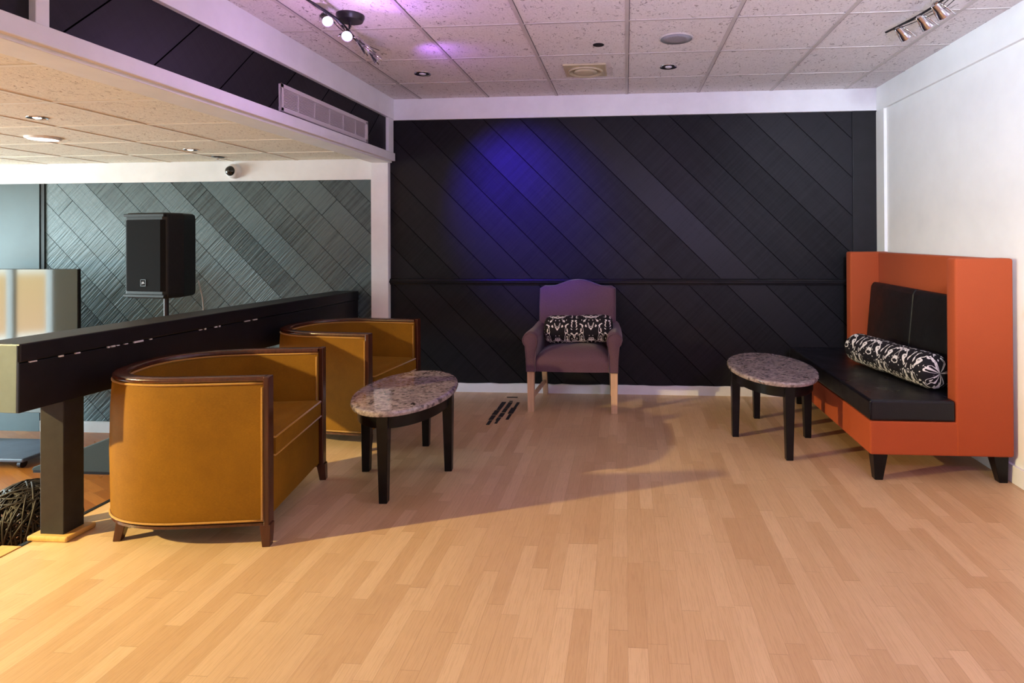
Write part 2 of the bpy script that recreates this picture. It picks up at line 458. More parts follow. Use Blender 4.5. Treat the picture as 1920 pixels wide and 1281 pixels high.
# bulkhead between the two ceilings
slab('wall_bulkhead', (-2.24, YF, 2.04), (-2.085, D, CZ+.05), M['plank_bulk'])
slab('trim_12', (-2.10, YF, 2.415), (-2.055, D-.02, CZ), M['white'], bevel=.003)
slab('trim_13', (-2.12, YF, 2.045), (-2.045, D-.02, 2.115), M['white'], bevel=.004)
slab('trim_14', (-2.25, YF, 2.03), (-2.075, D-.02, 2.062), M['white'], bevel=.004)
slab('trim_15', (-2.10, D-.13, 2.05), (-2.06, D-.02, 2.44), M['white'], bevel=.003)
slab('trim_16', (-2.10, 1.915, 2.10), (-2.058, 1.965, 2.44), M['white'], bevel=.003)

# walls out of view that close the rooms
slab('wall_front', (XF, YF-.12, LF-.1), (XR+.12, YF, CZ+.1), M['cream'])
wl = MB()
WY0, WY1, WZ0, WZ1 = 1.25, 4.55, LF+.03, 1.86
wl.box((XF-.12, YF, LF-.1), (XF, WY0, LZ+.1)); wl.box((XF-.12, WY1, LF-.1), (XF, D, LZ+.1))
wl.box((XF-.12, WY0, LF-.1), (XF, WY1, WZ0)); wl.box((XF-.12, WY0, WZ1), (XF, WY1, LZ+.1))
struct(wl.build('wall_left', M['cream']))
fr = MB()
for k in range(7):
    y = WY0+k*(WY1-WY0)/6
    fr.box((XF-.08, y-.03, WZ0), (XF+.01, y+.03, WZ1))
for z in (WZ0, WZ1): fr.box((XF-.08, WY0, z-.04), (XF+.01, WY1, z+.04))
struct(fr.build('window_1', M['white']))

# ---------------------------------------------------------------- railing
def rail_matrix():
    a = Vector((-2.535, 2.285, 0)); b = Vector((-2.385, 5.11, 0))
    d = b-a; ang = math.atan2(d.x, d.y)
    tilt = math.atan2(-.03, d.length)
    return Matrix.Translation((a.x, a.y, .92)) @ Matrix.Rotation(-ang, 4, 'Z') @ Matrix.Rotation(tilt, 4, 'X'), d.length
RM, RL = rail_matrix()
rt = thing('railing', 'black painted timber railing between raised lounge and lower room', 'railing', (-2.6, 2.5, 0))
inv = Matrix.Translation((2.6, -2.5, 0))
MB().box((-.21, 0, -.078), (.006, RL, 0), bev=.006).build('cap_board', M['black_paint'], rt, M=inv @ RM)
MB().box((-.20, .004, -.29), (0, RL, -.082), bev=.003).build('fascia', M['black_paint'], rt, M=inv @ RM)
e = MB().box((-.203, -.004, -.287), (-.003, .006, -.005), bev=.002).build('end_cap', M['raw'], rt, M=inv @ RM)
e['label'] = 'pale unpainted end grain'
rnd = random.Random(3)
for (y0, y1) in ((.04,.07),(.165,.185),(.24,.262),(.40,.41),(.42,.44),(.45,.463),(.49,.51),(.545,.60),(.64,.655),(.98,1.0),(1.02,1.03),(1.10,1.12),(1.135,1.145),(1.36,1.41),(1.44,1.48)):
    h = rnd.uniform(.004,.010)
    c_ = MB().box((.0, y0, -.082-h/2), (.0075, y1, -.082+h/2)).build('paint_chip', M['chip'], rt, M=inv @ RM); c_['label'] = 'flaked pale spot in the paint'
MB().box((-2.655, 2.488, .02), (-2.54, 2.59, .66), bev=.003).build('post', M['post'], rt, M=inv)
MB().box((-2.715, 2.60, -.02), (-2.655, 2.66, .66), bev=.002).build('post_backing', M['post'], rt, M=inv)
MB().box((-2.695, 2.462, 0), (-2.50, 2.615, .024), bev=.008).build('post_plinth', M['nosing'], rt, M=inv)['label'] = 'pale oak plinth under the post'

# ---------------------------------------------------------------- tub chairs
def make_tub():
    H, L = .372, .79
    t = thing('tub_chair', 'mustard velvet tub chair in front, nearest the railing post', 'armchair', group='mustard tub chairs')
    def outline(off, n=26, straight=.30):
        pts = []
        h, a = H-off, L-straight-off
        for k in range(5): pts.append((-straight*k/5, -h))
        for k in range(n+1):
            th = -PI/2 + PI*k/n
            c, s_ = math.cos(th), math.sin(th); ex = 2/2.5
            pts.append((-straight - a*abs(c)**ex, h*(abs(s_)**ex)*(1 if s_ > 0 else -1)))
        for k in range(5): pts.append((-straight*(4-k)/5, h))
        return pts
    def sweep(mb, sec, x_end=0.0):
        rings = []
        offs = {d: outline(d) for d, _ in sec}
        N = len(outline(0))
        for i in range(N):
            rings.append([(min(offs[d][i][0], 0)+x_end*0, offs[d][i][1], z) for d, z in sec])
        mb.loft(rings)
    b = MB(); sweep(b, [(.016,.100),(.004,.108),(0,.13),(-.004,.40),(0,.60),(.005,.70),(.012,.727),(.060,.727),(.066,.70),(.072,.46),(.078,.30),(.078,.10)])
    b.build('shell', M['velvet'], t, auto=40)
    b = MB(); sweep(b, [(.010,.724),(.006,.728),(.005,.738),(.008,.743),(.014,.746),(.052,.746),(.060,.743),(.064,.738),(.063,.724)])
    b.build('top_rail', M['mahogany'], t, auto=50)
    b = MB(); sweep(b, [(.002,.092),(.002,.104),(.07,.104),(.07,.092)])
    b.build('base_rail', M['mahogany'], t, auto=40)
    # piping along the seams
    b = MB()
    for off, z in ((.006,.718),(-.002,.116),(.064,.718)):
        b.tube([(x, y, z) for x, y in outline(off)], .0045, 6)
    for s_ in (-1, 1):
        b.tube([(-.004, s_*(H+.002), z) for z in (.116,.3,.5,.700)], .0045, 6)
        b.tube([(-.004, s_*(H-.071), z) for z in (.46,.6,.700)], .0045, 6)
    b.build('piping', M['pipe'], t, smooth=True)
    for s_ in (-1, 1):
        y0, y1 = sorted((s_*(H+.002), s_*(H-.052)))
        MB().box((0, y0, .092), (.024, y1, .746), bev=.004).build('arm_post', M['mahogany'], t)
        q = sorted((s_*(H+.002), s_*(H-.045))); q2 = sorted((s_*(H+.006), s_*(H-.028)))
        MB().taper((-.004, q2[0], .030, q2[1], 0), (-.016, q[0], .030, q[1], .095)).build('leg', M['mahogany'], t, bevel=.003)
        c = (-.66, s_*.235)
        MB().taper((c[0]-.036, c[1]-.016+s_*.012, c[0]-.004, c[1]+.016+s_*.012, 0), (c[0]-.024, c[1]-.022, c[0]+.022, c[1]+.022, .095)).build('leg', M['mahogany'], t, bevel=.003)
    # seat deck and front panel
    MB().box((-.05, -H+.062, .105), (.006, H-.062, .365), bev=.012).build('front_panel', M['velvet'], t, auto=40)
    # cushion: D shaped, crowned, with boxed edge
    def ring(off, z, crown=0):
        o = outline(.078+off)
        o = [(min(x+(.022 if x > -.02 else 0), .024-off), y, z) for x, y in o]
        return o
    b = MB()
    rings = [ring(.02,.368), ring(.002,.376), ring(0,.40), ring(0,.445), ring(.006,.458), ring(.03,.470)]
    for k in (1,2,3,4): 
        o = ring(.03, .470+.012*k/4); cx = -.36
        rings.append([(cx+(x-cx)*(1-k*.22), y*(1-k*.22), z) for x, y, z in o])
    b.loft(rings); b.build('seat_cushion', M['velvet'], t, auto=60)
    b = MB(); b.tube(ring(.003,.456), .0045, 6, closed=True); b.tube(ring(0,.375), .004, 6, closed=True)
    b.build('seat_piping', M['pipe'], t, smooth=True)
    return t
tub = make_tub()
tub.location = (-1.66, 2.86, 0); tub.rotation_euler.z = math.radians(9.5)
tub2 = copy_tree(tub); tub2['label'] = 'mustard velvet tub chair farther back, next to white pillar'
tub2.location = (-1.625, 4.03, 0); tub2.rotation_euler.z = math.radians(-6)

# ---------------------------------------------------------------- granite tables
def make_table():
    t = thing('granite_side_table', 'oval granite-topped table in front of the tub chairs', 'table', group='oval granite tables')
    a, b_ = .28, .478
    def el(k, z, n=64): return [((a+k)*math.cos(2*PI*i/n), (b_+k)*math.sin(2*PI*i/n), z) for i in range(n)]
    MB().loft([el(-.012,.450), el(-.004,.453), el(0,.461), el(0,.470), el(-.004,.477), el(-.012,.4805), el(-.03,.4815)]).build('granite_top', M['granite'], t, auto=35)
    def el2(k, z, n=64): return [((a-.035+k)*math.cos(2*PI*i/n), (b_-.05+k)*math.sin(2*PI*i/n), z) for i in range(n)]
    MB().loft([el2(-.02,.382), el2(0,.382), el2(0,.450), el2(-.02,.450)]).build('apron', M['ebony'], t, auto=35)
    for dx, dy in ((1,0),(-1,0),(0,1),(0,-1)):
        px, py = dx*.236, dy*.420; qx, qy = dx*.240, dy*.416
        MB().taper((qx-.021, qy-.021, qx+.021, qy+.021, 0), (px-.030, py-.030, px+.030, py+.030, .450)).build('leg', M['ebony'], t, bevel=.003)
    return t
t1 = make_table(); t1.location = (-1.277, 3.37, 0); t1.rotation_euler.z = math.radians(4.4)
t2 = copy_tree(t1); t2['label'] = 'oval granite-topped table beside the orange settee'
t2.location = (.975, 4.10, 0); t2.rotation_euler.z = math.radians(1)

# ---------------------------------------------------------------- plum armchair
ac = thing('upholstered_armchair', 'plum upholstered armchair with camelback and pale wooden legs against black wall', 'armchair', (-.415, 4.82, 0), math.radians(-1))
# local: front is -y
b = MB()
def seat_ring(k, z, y0=-.27, y1=.19): 
    n = 10; out = []
    x0, x1 = -.292+k, .292-k
    for i in range(n+1): out.append((x0+(x1-x0)*i/n, y0+k-.012*math.sin(PI*i/n), z))
    for i in range(1, 6): out.append((x1, y0+k+(y1-k-y0-k)*i/6, z))
    for i in range(n+1): out.append((x1-(x1-x0)*i/n, y1-k, z))
    for i in range(1, 6): out.append((x0, y1-k-(y1-k-y0-k)*i/6, z))
    return out
b.loft([seat_ring(.0,.318), seat_ring(0,.34), seat_ring(-.004,.39), seat_ring(.002,.418), seat_ring(.022,.438), seat_ring(.07,.468), seat_ring(.13,.488), seat_ring(.2,.496)])
b.build('seat', M['plum'], ac, auto=60)
# back: camelback outline swept with thickness, leaning
def camel(k):
    pts = []
    w = .322-k
    pts += [(-w+.012, .30), (w-.012, .30)]
    pts += [(w, .55), (w+.002, .80), (w, .925)]
    n = 22
    for i in range(n+1):
        u = 1-2*i/n
        z = .945 + .055*max(0, math.cos(u*PI/1.35))**1.3 - (.018 if abs(u) > .98 else 0)
        pts.append((w*u*.985, z-k*.8))
    pts += [(-w, .925), (-w-.002, .80), (-w, .55)]
    return pts
def lean(z): return .095 + .085*(z-.30)/.7
rings = []
for off, k in ((-.006,.02),(0.0,.006),(.018,0),(.075,0),(.092,.008),(.098,.02)):
    rings.append([(x, lean(z)+off, z) for x, z in camel(k)])
MB().loft(rings).build('backrest', M['plum'], ac, auto=50)
# scroll arms
for s_ in (-1, 1):
    b = MB(); rings = []
    def sec(y, zc, r, xo):
        out = []
        # scroll rolled outward over an upright arm panel
        cx = xo+.010
        for k in range(13):
            th = math.radians(200 - 250*k/12)      # over the top to the outside
            out.append((s_*(cx + r*math.cos(th)) if True else 0, y, zc + r*math.sin(th)))
        out += [(s_*(xo+.045), y, zc-r*.95), (s_*(xo+.038), y, .42), (s_*(xo+.036), y, .318), (s_*(xo-.030), y, .318), (s_*(xo-.034), y, .45)]
        return out
    for y, zc, r, xo in ((-.282,.560,.050,.318),(-.276,.560,.060,.318),(-.22,.564,.062,.318),(-.10,.566,.060,.316),(.02,.572,.057,.312),(.12,.590,.052,.306),(.185,.61,.045,.300)):
        rings.append(sec(y, zc, r, xo))
    b.loft(rings); b.build('arm', M['plum'], ac, auto=55)
    # welt round the arm front
    b = MB(); b.tube(sec(-.283,.560,.056,.318), .004, 6, closed=True); b.build('arm_welt', M['plum'], ac, smooth=True)
    x = s_*.325
    MB().taper((x-.024, -.268, x+.024, -.220, 0), (x-.027, -.272, x+.027, -.216, .32)).build('leg', M['maple'], ac, bevel=.003)
    xb = s_*.290
    MB().taper((xb-.020, .255, xb+.020, .297, 0), (xb-.022, .165, xb+.022, .212, .32)).build('leg', M['maple'], ac, bevel=.003)
    MB().loft([[(s_*.325-.010,-.225,.085),(s_*.325+.010,-.225,.085),(s_*.325+.010,-.225,.120),(s_*.325-.010,-.225,.120)],
               [(xb-.010,.235,.105),(xb+.010,.235,.105),(xb+.010,.235,.140),(xb-.010,.235,.140)]]).build('stretcher', M['maple'], ac, bevel=.002)

# ---------------------------------------------------------------- bolsters
def bolster_mesh(L, r, pinch=.06, n=28):
    mb = MB(); rings = []
    prof = [(-L/2, .30), (-L/2+.004, .62), (-L/2+.02, .86), (-L/2+.045, .965)]
    m = 14
    for k in range(m+1):
        u = -1+2*k/m
        prof.append((u*(L/2-.07), 1.0 - pinch*math.exp(-(u/.16)**2) + .012*math.sin(5*u)))
    prof += [(L/2-.045, .965), (L/2-.02, .86), (L/2-.004, .62), (L/2, .30)]
    for x, s_ in prof:
        rings.append([(x, r*s_*math.cos(2*PI*k/n), r*s_*math.sin(2*PI*k/n)*(.97)) for k in range(n)])
    mb.loft(rings); return mb
def bolster(label, c, d, L, r, spin=0):
    o = bolster_mesh(L, r).build('bolster_cushion', M['bolster'], auto=60)
    d = Vector(d).normalized()
    q = d.to_track_quat('X', 'Z')
    o.rotation_mode = 'QUATERNION'; o.rotation_quaternion = q @ Euler((spin,0,0)).to_quaternion(); o.location = c
    return tag(o, label, 'cushion', 'black and white bolsters')
bolster('black and white patterned bolster lying on the plum armchair', (-.388, 4.82, .610), (1, .01, .022), .56, .112, 1.2)
bolster('black and white patterned bolster lying on the orange settee', (1.722, 3.98, .562), (-.165, .88, 0), .86, .107, .4)

# ---------------------------------------------------------------- orange settee
st = thing('high_back_settee', 'orange high-backed settee with black cushions along the white wall', 'settee', (1.34, 3.38, 0))
XW, YL = .755, 1.60        # depth to wall, length
AX = .452                  # arm front in x
MB().box((0, .0, .150), (XW-.03, YL, .335), bev=.008).build('base', M['orange'], st)
MB().box((AX, -.004, .150), (XW, .092, 1.232), bev=.014, seg=3).build('side_wing', M['orange'], st, auto=40)
MB().box((AX, YL-.092, .150), (XW, YL+.004, 1.232), bev=.014, seg=3).build('side_wing', M['orange'], st, auto=40)
MB().box((XW-.085, .085, .30), (XW, YL-.085, 1.228), bev=.010).build('back_panel', M['orange'], st, auto=40)
# seat cushion: L shaped plan (full length in front of the wings)
b = MB()
b.prism([(-.002,-.002),(AX-.002,-.002),(AX-.002,.095),(XW-.09,.095),(XW-.09,YL-.095),(AX-.002,YL-.095),(AX-.002,YL+.002),(-.002,YL+.002)], .337, .452)
b.build('seat_cushion', M['leather'], st, bevel=.014)
for p in ((-.001,-.001),(-.001,YL+.001)): MB().tube([(p[0], p[1], z) for z in (.345,.39,.442)], .003, 6).build('seat_piping', M['leather_rib'], st, smooth=True)
# back cushions: two, leaning
for y0, y1 in ((.10, .80), (.805, YL-.10)):
    b = MB()
    prof = [(XW-.205,.455),(XW-.19,.52),(XW-.150,.96),(XW-.135,.99),(XW-.112,.995),(XW-.09,.985),(XW-.09,.455)]
    b.prism(prof, y0, y1, axis='y')
    b.build('back_cushion', M['leather_rib'], st, bevel=.014)
for x, y, dx in ((.06,.05,-.004),(.06,YL-.05,-.004),(XW-.06,.05,.02),(XW-.06,YL-.05,.02)):
    MB().taper((x-.022+dx, y-.022, x+.022+dx, y+.022, 0), (x-.040, y-.036, x+.040, y+.036, .152)).build('leg', M['ebony'], st, bevel=.003)

# ---------------------------------------------------------------- PA loudspeaker on stand
sp = thing('loudspeaker', 'black loudspeaker raised on a pole before the grey plank wall', 'loudspeaker', (-3.70, 4.42, .90), math.radians(-9))
# local: front -y ; trapezoid plan
def plan(k, zz): return [(-.205+k, -.10+k*.5, zz), (-.17, -.118+k*.5, zz), (.17, -.118+k*.5, zz), (.205-k, -.10+k*.5, zz), (.225-k, .02, zz), (.15-k*.5, .20-k, zz), (-.15+k*.5, .20-k, zz), (-.225+k, .02, zz)]
MB().loft([plan(.02,0), plan(.004,.012), plan(0,.04), plan(0,.62), plan(.004,.652), plan(.02,.665)]).build('cabinet', M['spk'], sp, bevel=.008)
def fr_(k0, z): return [(-.192+k0,-.108,z),(-.16,-.126,z),(.16,-.126,z),(.192-k0,-.108,z),(.185,-.09,z),(-.185,-.09,z)]
MB().loft([fr_(0,.055), fr_(0,.61)]).build('grille', M['grille'], sp, bevel=.004)
bd = MB()
for a_, b__ in (((-.026,-.130,.096),(.026,-.126,.100)),((-.026,-.130,.144),(.026,-.126,.148)),((-.026,-.130,.096),(-.022,-.126,.148)),((.022,-.130,.096),(.026,-.126,.148))): bd.box(a_, b__)
bo = bd.build('badge', M['badge_line'], sp)
cu = bpy.data.curves.new('badge_text','FONT'); cu.body = 'JBL'; cu.size = .022; cu.extrude = .001; cu.align_x = 'CENTER'; cu.align_y = 'CENTER'
to = bpy.data.objects.new('tmp', cu); COL.objects.link(to)
bpy.context.view_layer.update()
me = bpy.data.meshes.new_from_object(to.evaluated_get(bpy.context.evaluated_depsgraph_get()))
bpy.data.objects.remove(to); me.transform(Matrix.Translation((0,-.1285,.122)) @ Matrix.Rotation(PI/2,4,'X')); me.materials.append(M['badge'])
o = bpy.data.objects.new('badge_letters', me); COL.objects.link(o); o.parent = bo
for z in (.02,.645):
    MB().box((-.195,-.127,z-.012),(.195,-.10,z+.012), bev=.005).build('bumper', M['spk'], sp)
ss = thing('speaker_stand', 'black pole stand holding the loudspeaker in the lower room', 'stand', (-3.66, 4.45, LF))
MB().cyl((0,0,.10),(0,0,1.327),.0175).cyl((0,0,.3),(0,0,.85),.022).build('pole', M['dark_metal'], ss, auto=40)
MB().cyl((0,0,.80),(0,0,.87),.032).build('collar', M['cable'], ss, auto=40)
MB().lathe([(.19,0),(.20,.008),(.19,.018),(.05,.03),(.03,.10)]).build('base', M['dark_metal'], ss, auto=40)
cb = MB().tube([(-3.52,4.62,1.02),(-3.515,4.66,.88),(-3.53,4.70,.72),(-3.50,4.72,.45),(-3.52,4.74,.1),(-3.50,4.72,LF+.02),(-3.35,4.75,LF+.01)], .004).build('speaker_cable', M['cable_pale'], smooth=True)
tag(cb, 'thin pale cable hanging beside the loudspeaker pole', 'cable')

# ---------------------------------------------------------------- large screen on rolling stand
tv = thing('screen_on_stand', 'large dark glossy screen on a rolling stand in the lower room', 'screen', (-5.40, 4.60, LF))
MB().box((-.98,-.03,.345),(.865,.0,1.545), bev=.006).build('housing', M['spk'], tv)
MB().box((-.977,-.034,.350),(.862,-.026,1.542)).build('display_panel', M['screen'], tv)
MB().box((-.5,-.35,.055),(.72,.10,.085), bev=.01).build('base_plate', M['plate'], tv)
MB().box((-.12,-.01,.08),(.02,.06,1.2), bev=.005).build('column', M['dark_metal'], tv)
for x, y in ((-.44,-.30),(.66,-.30),(-.44,.06),(.66,.06)):
    MB().cyl((x-.014,y,.03),(x+.014,y,.03),.03).build('caster', M['dark_metal'], tv, auto=40)

wd = thing('wedge_block', 'dark grey-green wedge sloping down to the left on lower floor behind front tub chair', 'block', (-3.90, 4.2, LF))
MB().prism([(0,.02),(0,.29),(-.64,.045),(-.66,.02)], 0, .55, axis='y').build('carpeted_body', M['fabric_grey'], wd, bevel=.008)
MB().box((-.65,.01,0),(-.01,.54,.02)).build('base_board', M['black_paint'], wd)

# ---------------------------------------------------------------- openwork wire ball
wb = MB(); rr = random.Random(5); R_ = .225
def gc(n_, ph0, ph1, r, wob):
    n_ = Vector(n_).normalized(); a = n_.orthogonal().normalized(); b2 = n_.cross(a)
    return [(r+wob*math.sin(3*t_+ph0))*(math.cos(t_)*a+math.sin(t_)*b2) for t_ in [ph0+(ph1-ph0)*k/36 for k in range(37)]]
for k in range(150):
    n_ = (rr.gauss(0,1), rr.gauss(0,1), rr.gauss(0,.55))
    wb.tube(gc(n_, rr.uniform(0,6), rr.uniform(0,6)+5.6, R_-rr.uniform(0,.02), .008), rr.uniform(.004,.0065), 5)
for z in (.19,.205,.17):
    q = math.sqrt(R_*R_-z*z); wb.tube([(q*math.cos(2*PI*k/28), q*math.sin(2*PI*k/28), z) for k in range(28)], .006, 5, closed=True)
wo = wb.build('wire_ball', M['wire'], smooth=True); wo.location = (-3.27, 3.0, LF+R_+.005)
tag(wo, 'dark openwork wire ball on the lower floor beside the railing post', 'ornament')

# ---------------------------------------------------------------- vents, lamps, small fittings
vg = thing('air_grille', 'long white air grille set into the black bulkhead', 'vent', (-2.085, 4.01, 2.213))
f = MB()
for a_, b__ in (((-.005,-.60,.058),(.018,.60,.083)),((-.005,-.60,-.083),(.018,.60,-.058)),((-.005,-.60,-.083),(.018,-.572,.083)),((-.005,.572,-.083),(.018,.60,.083))): f.box(a_, b__)
f.build('frame', M['vent'], vg, bevel=.003)
MB().box((-.003,-.58,-.065),(.002,.58,.065)).build('backing', M['vent_in'], vg)
f = MB()
for k in range(13):
    z = -.054+k*.009
    f.box((.003,-.572,z-.0025),(.011,.572,z+.0025))
for k in range(1,6): f.box((.004,-.60+k*.2-.002,-.06),(.012,-.60+k*.2+.002,.06))
f.build('louvres', M['vent'], vg)

def downlight(x, y, z, label, grp, bulb, r=.062):
    t = thing('recessed_downlight', label, 'ceiling light', (x, y, z), 0, grp)
    MB().lathe([(r*.72,.0),(r*.95,-.003),(r,-.006),(r*.98,-.001),(r*.98,.0)]).build('trim_ring', M['chrome'], t, smooth=True)
    MB().lathe([(r*.75,-.0005),(r*.70,-.002),(r*.2,-.003)]).build('reflector', M['dark_hole'], t, smooth=True)
    MB().sphere((0,0,-.003), r*.42, (1,1,.35), 16).build('bulb', bulb, t, smooth=True)
    return t
downlight(-1.52, 4.34, CZ, 'recessed ceiling downlight nearest the bulkhead grille', 'lounge downlights', M['bulb_off'])
downlight(.315, 4.33, CZ, 'recessed ceiling downlight right of the square diffuser', 'lounge downlights', M['bulb_off'])
downlight(-3.41, 3.18, LZ, 'lit downlight in lower ceiling, nearest of the row', 'lower ceiling lights', M['bulb_warm'], .05)
downlight(-3.44, 4.43, LZ, 'lit downlight in lower ceiling toward the dome camera', 'lower ceiling lights', M['bulb_warm'], .05)
t = thing('ceiling_light', 'round cool-lit flush light in the lower ceiling', 'ceiling light', (-4.03, 3.80, LZ))
MB().lathe([(.10,.02),(.10,.0),(.10,-.010),(.085,-.016)]).build('rim', M['white'], t, smooth=True)
MB().lathe([(.084,-.0165),(.05,-.020),(.01,-.021)]).build('diffuser', M['bulb_cool'], t, smooth=True)
t = thing('ceiling_sprinkler', 'small dark fitting in the lower ceiling above the dome camera', 'sprinkler', (-3.513, 4.85, LZ))
MB().lathe([(.05,.02),(.05,0),(.05,-.004),(.03,-.008)]).build('escutcheon', M['dark_metal'], t, smooth=True)
MB().cyl((0,0,-.008),(0,0,-.03),.010).cyl((0,0,-.03),(0,0,-.033),.025).build('head', M['chrome'], t, auto=40)
t = thing('ceiling_hole', 'small dark round hole in the ceiling tile above square diffuser', 'ceiling fitting', (-.17, 3.80, CZ))
MB().lathe([(.036,.0),(.036,-.003),(.03,-.004)]).build('rim', M['dark_hole'], t, smooth=True)
t = thing('ceiling_speaker', 'round grey mesh speaker flush in the ceiling', 'ceiling speaker', (.32, 3.72, CZ))
MB().lathe([(.106,0),(.106,-.005),(.098,-.007)]).build('rim', M['tbar'], t, smooth=True)
MB().lathe([(.098,-.0072),(.05,-.009),(.005,-.0095)]).build('mesh_cover', M['speaker_cloth'], t, smooth=True)
t = thing('ceiling_diffuser', 'aged beige square air diffuser with round centre in ceiling', 'vent', (-.29, 4.345, CZ))
MB().box((-.155,-.155,-.014),(.155,.155,.0), bev=.006).build('frame', M['beige'], t)
MB().lathe([(.128,-.014),(.13,-.026),(.118,-.030),(.112,-.016)]).build('outer_ring', M['beige'], t, smooth=True)
MB().lathe([(.110,-.0145),(.02,-.0148)]).build('recess', M['beige_dark'], t, smooth=True)
MB().lathe([(.085,-.015),(.088,-.026),(.06,-.032),(.01,-.034)]).build('centre_plate', M['beige'], t, smooth=True)
t = thing('dome_camera', 'white dome camera with dark lens on the lower white band', 'camera', (-3.545, D-.022, 1.972))
MB().lathe([(.066,0),(.066,.03),(.060,.048),(.046,.058)], M=Matrix.Rotation(PI/2,4,'X')).build('housing', M['white'], t, auto=40)
MB().sphere((-.006,-.045,0), .047, (1,1,1), 24).build('lens_dome', M['lens'], t, smooth=True)

# floor register: dark slots in three rows
fv = thing('floor_register', 'dark slotted floor register beside the plum armchair', 'floor vent', (-.955, 4.56, 0))
rg = random.Random(11)
for row, (x0, y0, y1) in enumerate(((-.055,-.33,.28),(.0,-.30,.30),(.062,-.20,.26))):
    m_ = MB(); y = y0
    while y < y1:
        l_ = rg.uniform(.05,.16); w_ = rg.uniform(.010,.019)
        m_.box((x0-w_+rg.uniform(-.006,.006), y, 0), (x0+w_, min(y+l_,y1), .0025)); y += l_+rg.uniform(.004,.03)
    m_.build('slot_row', M['dark_hole'], fv)
MB().box((-.06,.40,0),(.03,.42,.0025)).build('slot_row', M['dark_hole'], fv)

# ---------------------------------------------------------------- track lights
def lamp_head(t, p, d, mat_b, body, size=.030):
    """spot head at p pointing along d, with yoke"""
    p = Vector(p); d = Vector(d).normalized()
    Mx = Matrix.Translation(p) @ d.to_track_quat('Z','Y').to_matrix().to_4x4()
    h = MB().lathe([(size*.45,-.075),(size*.62,-.07),(size*.66,-.03),(size*.8,-.02),(size,.012),(size*.93,.012),(size*.7,-.01)], n=20, M=Mx).build('lamp_head', body, t, auto=45)
    MB().lathe([(size*.85,.004),(size*.6,.010),(size*.1,.013)], n=20, M=Mx).build('bulb', mat_b, h, smooth=True)
    b = MB()
    for s_ in (-1,1): b.tube([Mx @ Vector((s_*size*.75,0,-.065)), Mx @ Vector((s_*size*1.15,0,-.02)), Mx @ Vector((s_*size*1.5,0,.03))], .004, 6)
    b.build('side_fin', M['chrome'], h, smooth=True)
    return h
tl = thing('track_light', 'lit violet-blue track light near the bulkhead with dark canopy', 'track light', (-1.52, 3.17, CZ), 0, 'ceiling track lights')
MB().lathe([(.075,0),(.075,-.012),(.065,-.034),(.01,-.037)]).build('canopy', M['dark_metal'], tl, auto=40)
MB().tube([(-.05+.03*math.sin(k*.55), -.42+k*.095, -.062) for k in range(11)], .006).build('bar', M['dark_metal'], tl, smooth=True)
b = MB()
for k in range(3): b.tube([(-.035+.03*math.sin(i*.7+k), -.40+i*.1, -.072-.012*math.sin(i*.9+k*1.2)) for i in range(9)], .0025, 6)
b.build('wires', M['cable'], tl, smooth=True)
for x, y in ((0,0),(-.02,.03)): MB().cyl((x,y,-.03),(x,y,-.066),.005,n=8).build('stem', M['dark_metal'], tl)
heads = (((-.055,-.15,-.085),(.55,-.55,-.6),M['bulb_white']),((-.02,.0,-.115),(.35,-.75,-.5),M['bulb_blue']),((-.03,.27,-.105),(.5,.45,-.65),M['bulb_off']),((-.03,.42,-.115),(.55,.4,-.7),M['bulb_off']))
for p, d, mb_ in heads:
    lamp_head(tl, p, d, mb_, M['chrome'] if mb_ is M['bulb_off'] else M['dark_metal'])
    MB().tube([(p[0]-.005,p[1]-.02,p[2]+.03),(p[0]-.02,p[1]-.02,-.062)], .004, 6).build('hanger', M['dark_metal'], tl, smooth=True)
tr = thing('track_light', 'unlit chrome track light with curved bar beside the white wall', 'track light', (1.56, 3.08, CZ), 0, 'ceiling track lights')
MB().lathe([(.075,0),(.075,-.012),(.065,-.034),(.01,-.037)]).build('canopy', M['chrome'], tr, auto=40)
MB().tube([(-.05+.08*math.sin((k)/10*PI), -.45+k*.092, -.06) for k in range(11)], .0065).build('bar', M['dark_metal'], tr, smooth=True)
b = MB()
for k in range(2): b.tube([(-.045+(.095+.02*k)*math.sin(i/8*PI), -.30+i*.085, -.068-.010*k) for i in range(9)], .0022, 6)
b.build('wires', M['cable'], tr, smooth=True)
b = MB(); b.cyl((0,0,-.03),(.02,0,-.062),.005,n=8); b.build('stem', M['chrome'], tr)
for p in ((.03,.40,-.105),(.065,.23,-.105),(.065,.07,-.105),(.03,-.25,-.105)):
    lamp_head(tr, p, (.75,.30,-.62), M['bulb_off'], M['chrome'], .032)
    MB().tube([(p[0]-.03,p[1]-.02,p[2]+.03),(p[0]-.035,p[1]-.01,-.062)], .0045, 6).build('hanger', M['chrome'], tr, smooth=True)

# ---------------------------------------------------------------- light
def light(kind, name, loc, target, power, col, **k):
    L = bpy.data.lights.new(name, kind); L.energy = power; L.color = col
    for a_, v in k.items(): setattr(L, a_, v)
    o = bpy.data.objects.new(name, L); COL.objects.link(o); o.location = loc
    if target is not None:
        o.rotation_euler = (Vector(target)-Vector(loc)).to_track_quat('-Z','Y').to_euler()
    return o
# portal so daylight is sampled through the lower room's window
p_ = light('AREA','window_portal', (XF-.01,(WY0+WY1)/2,(WZ0+WZ1)/2), (0,(WY0+WY1)/2,(WZ0+WZ1)/2), 1, (1,1,1), shape='RECTANGLE', size=WY1-WY0, size_y=WZ1-WZ0)
p_.data.cycles.is_portal = True
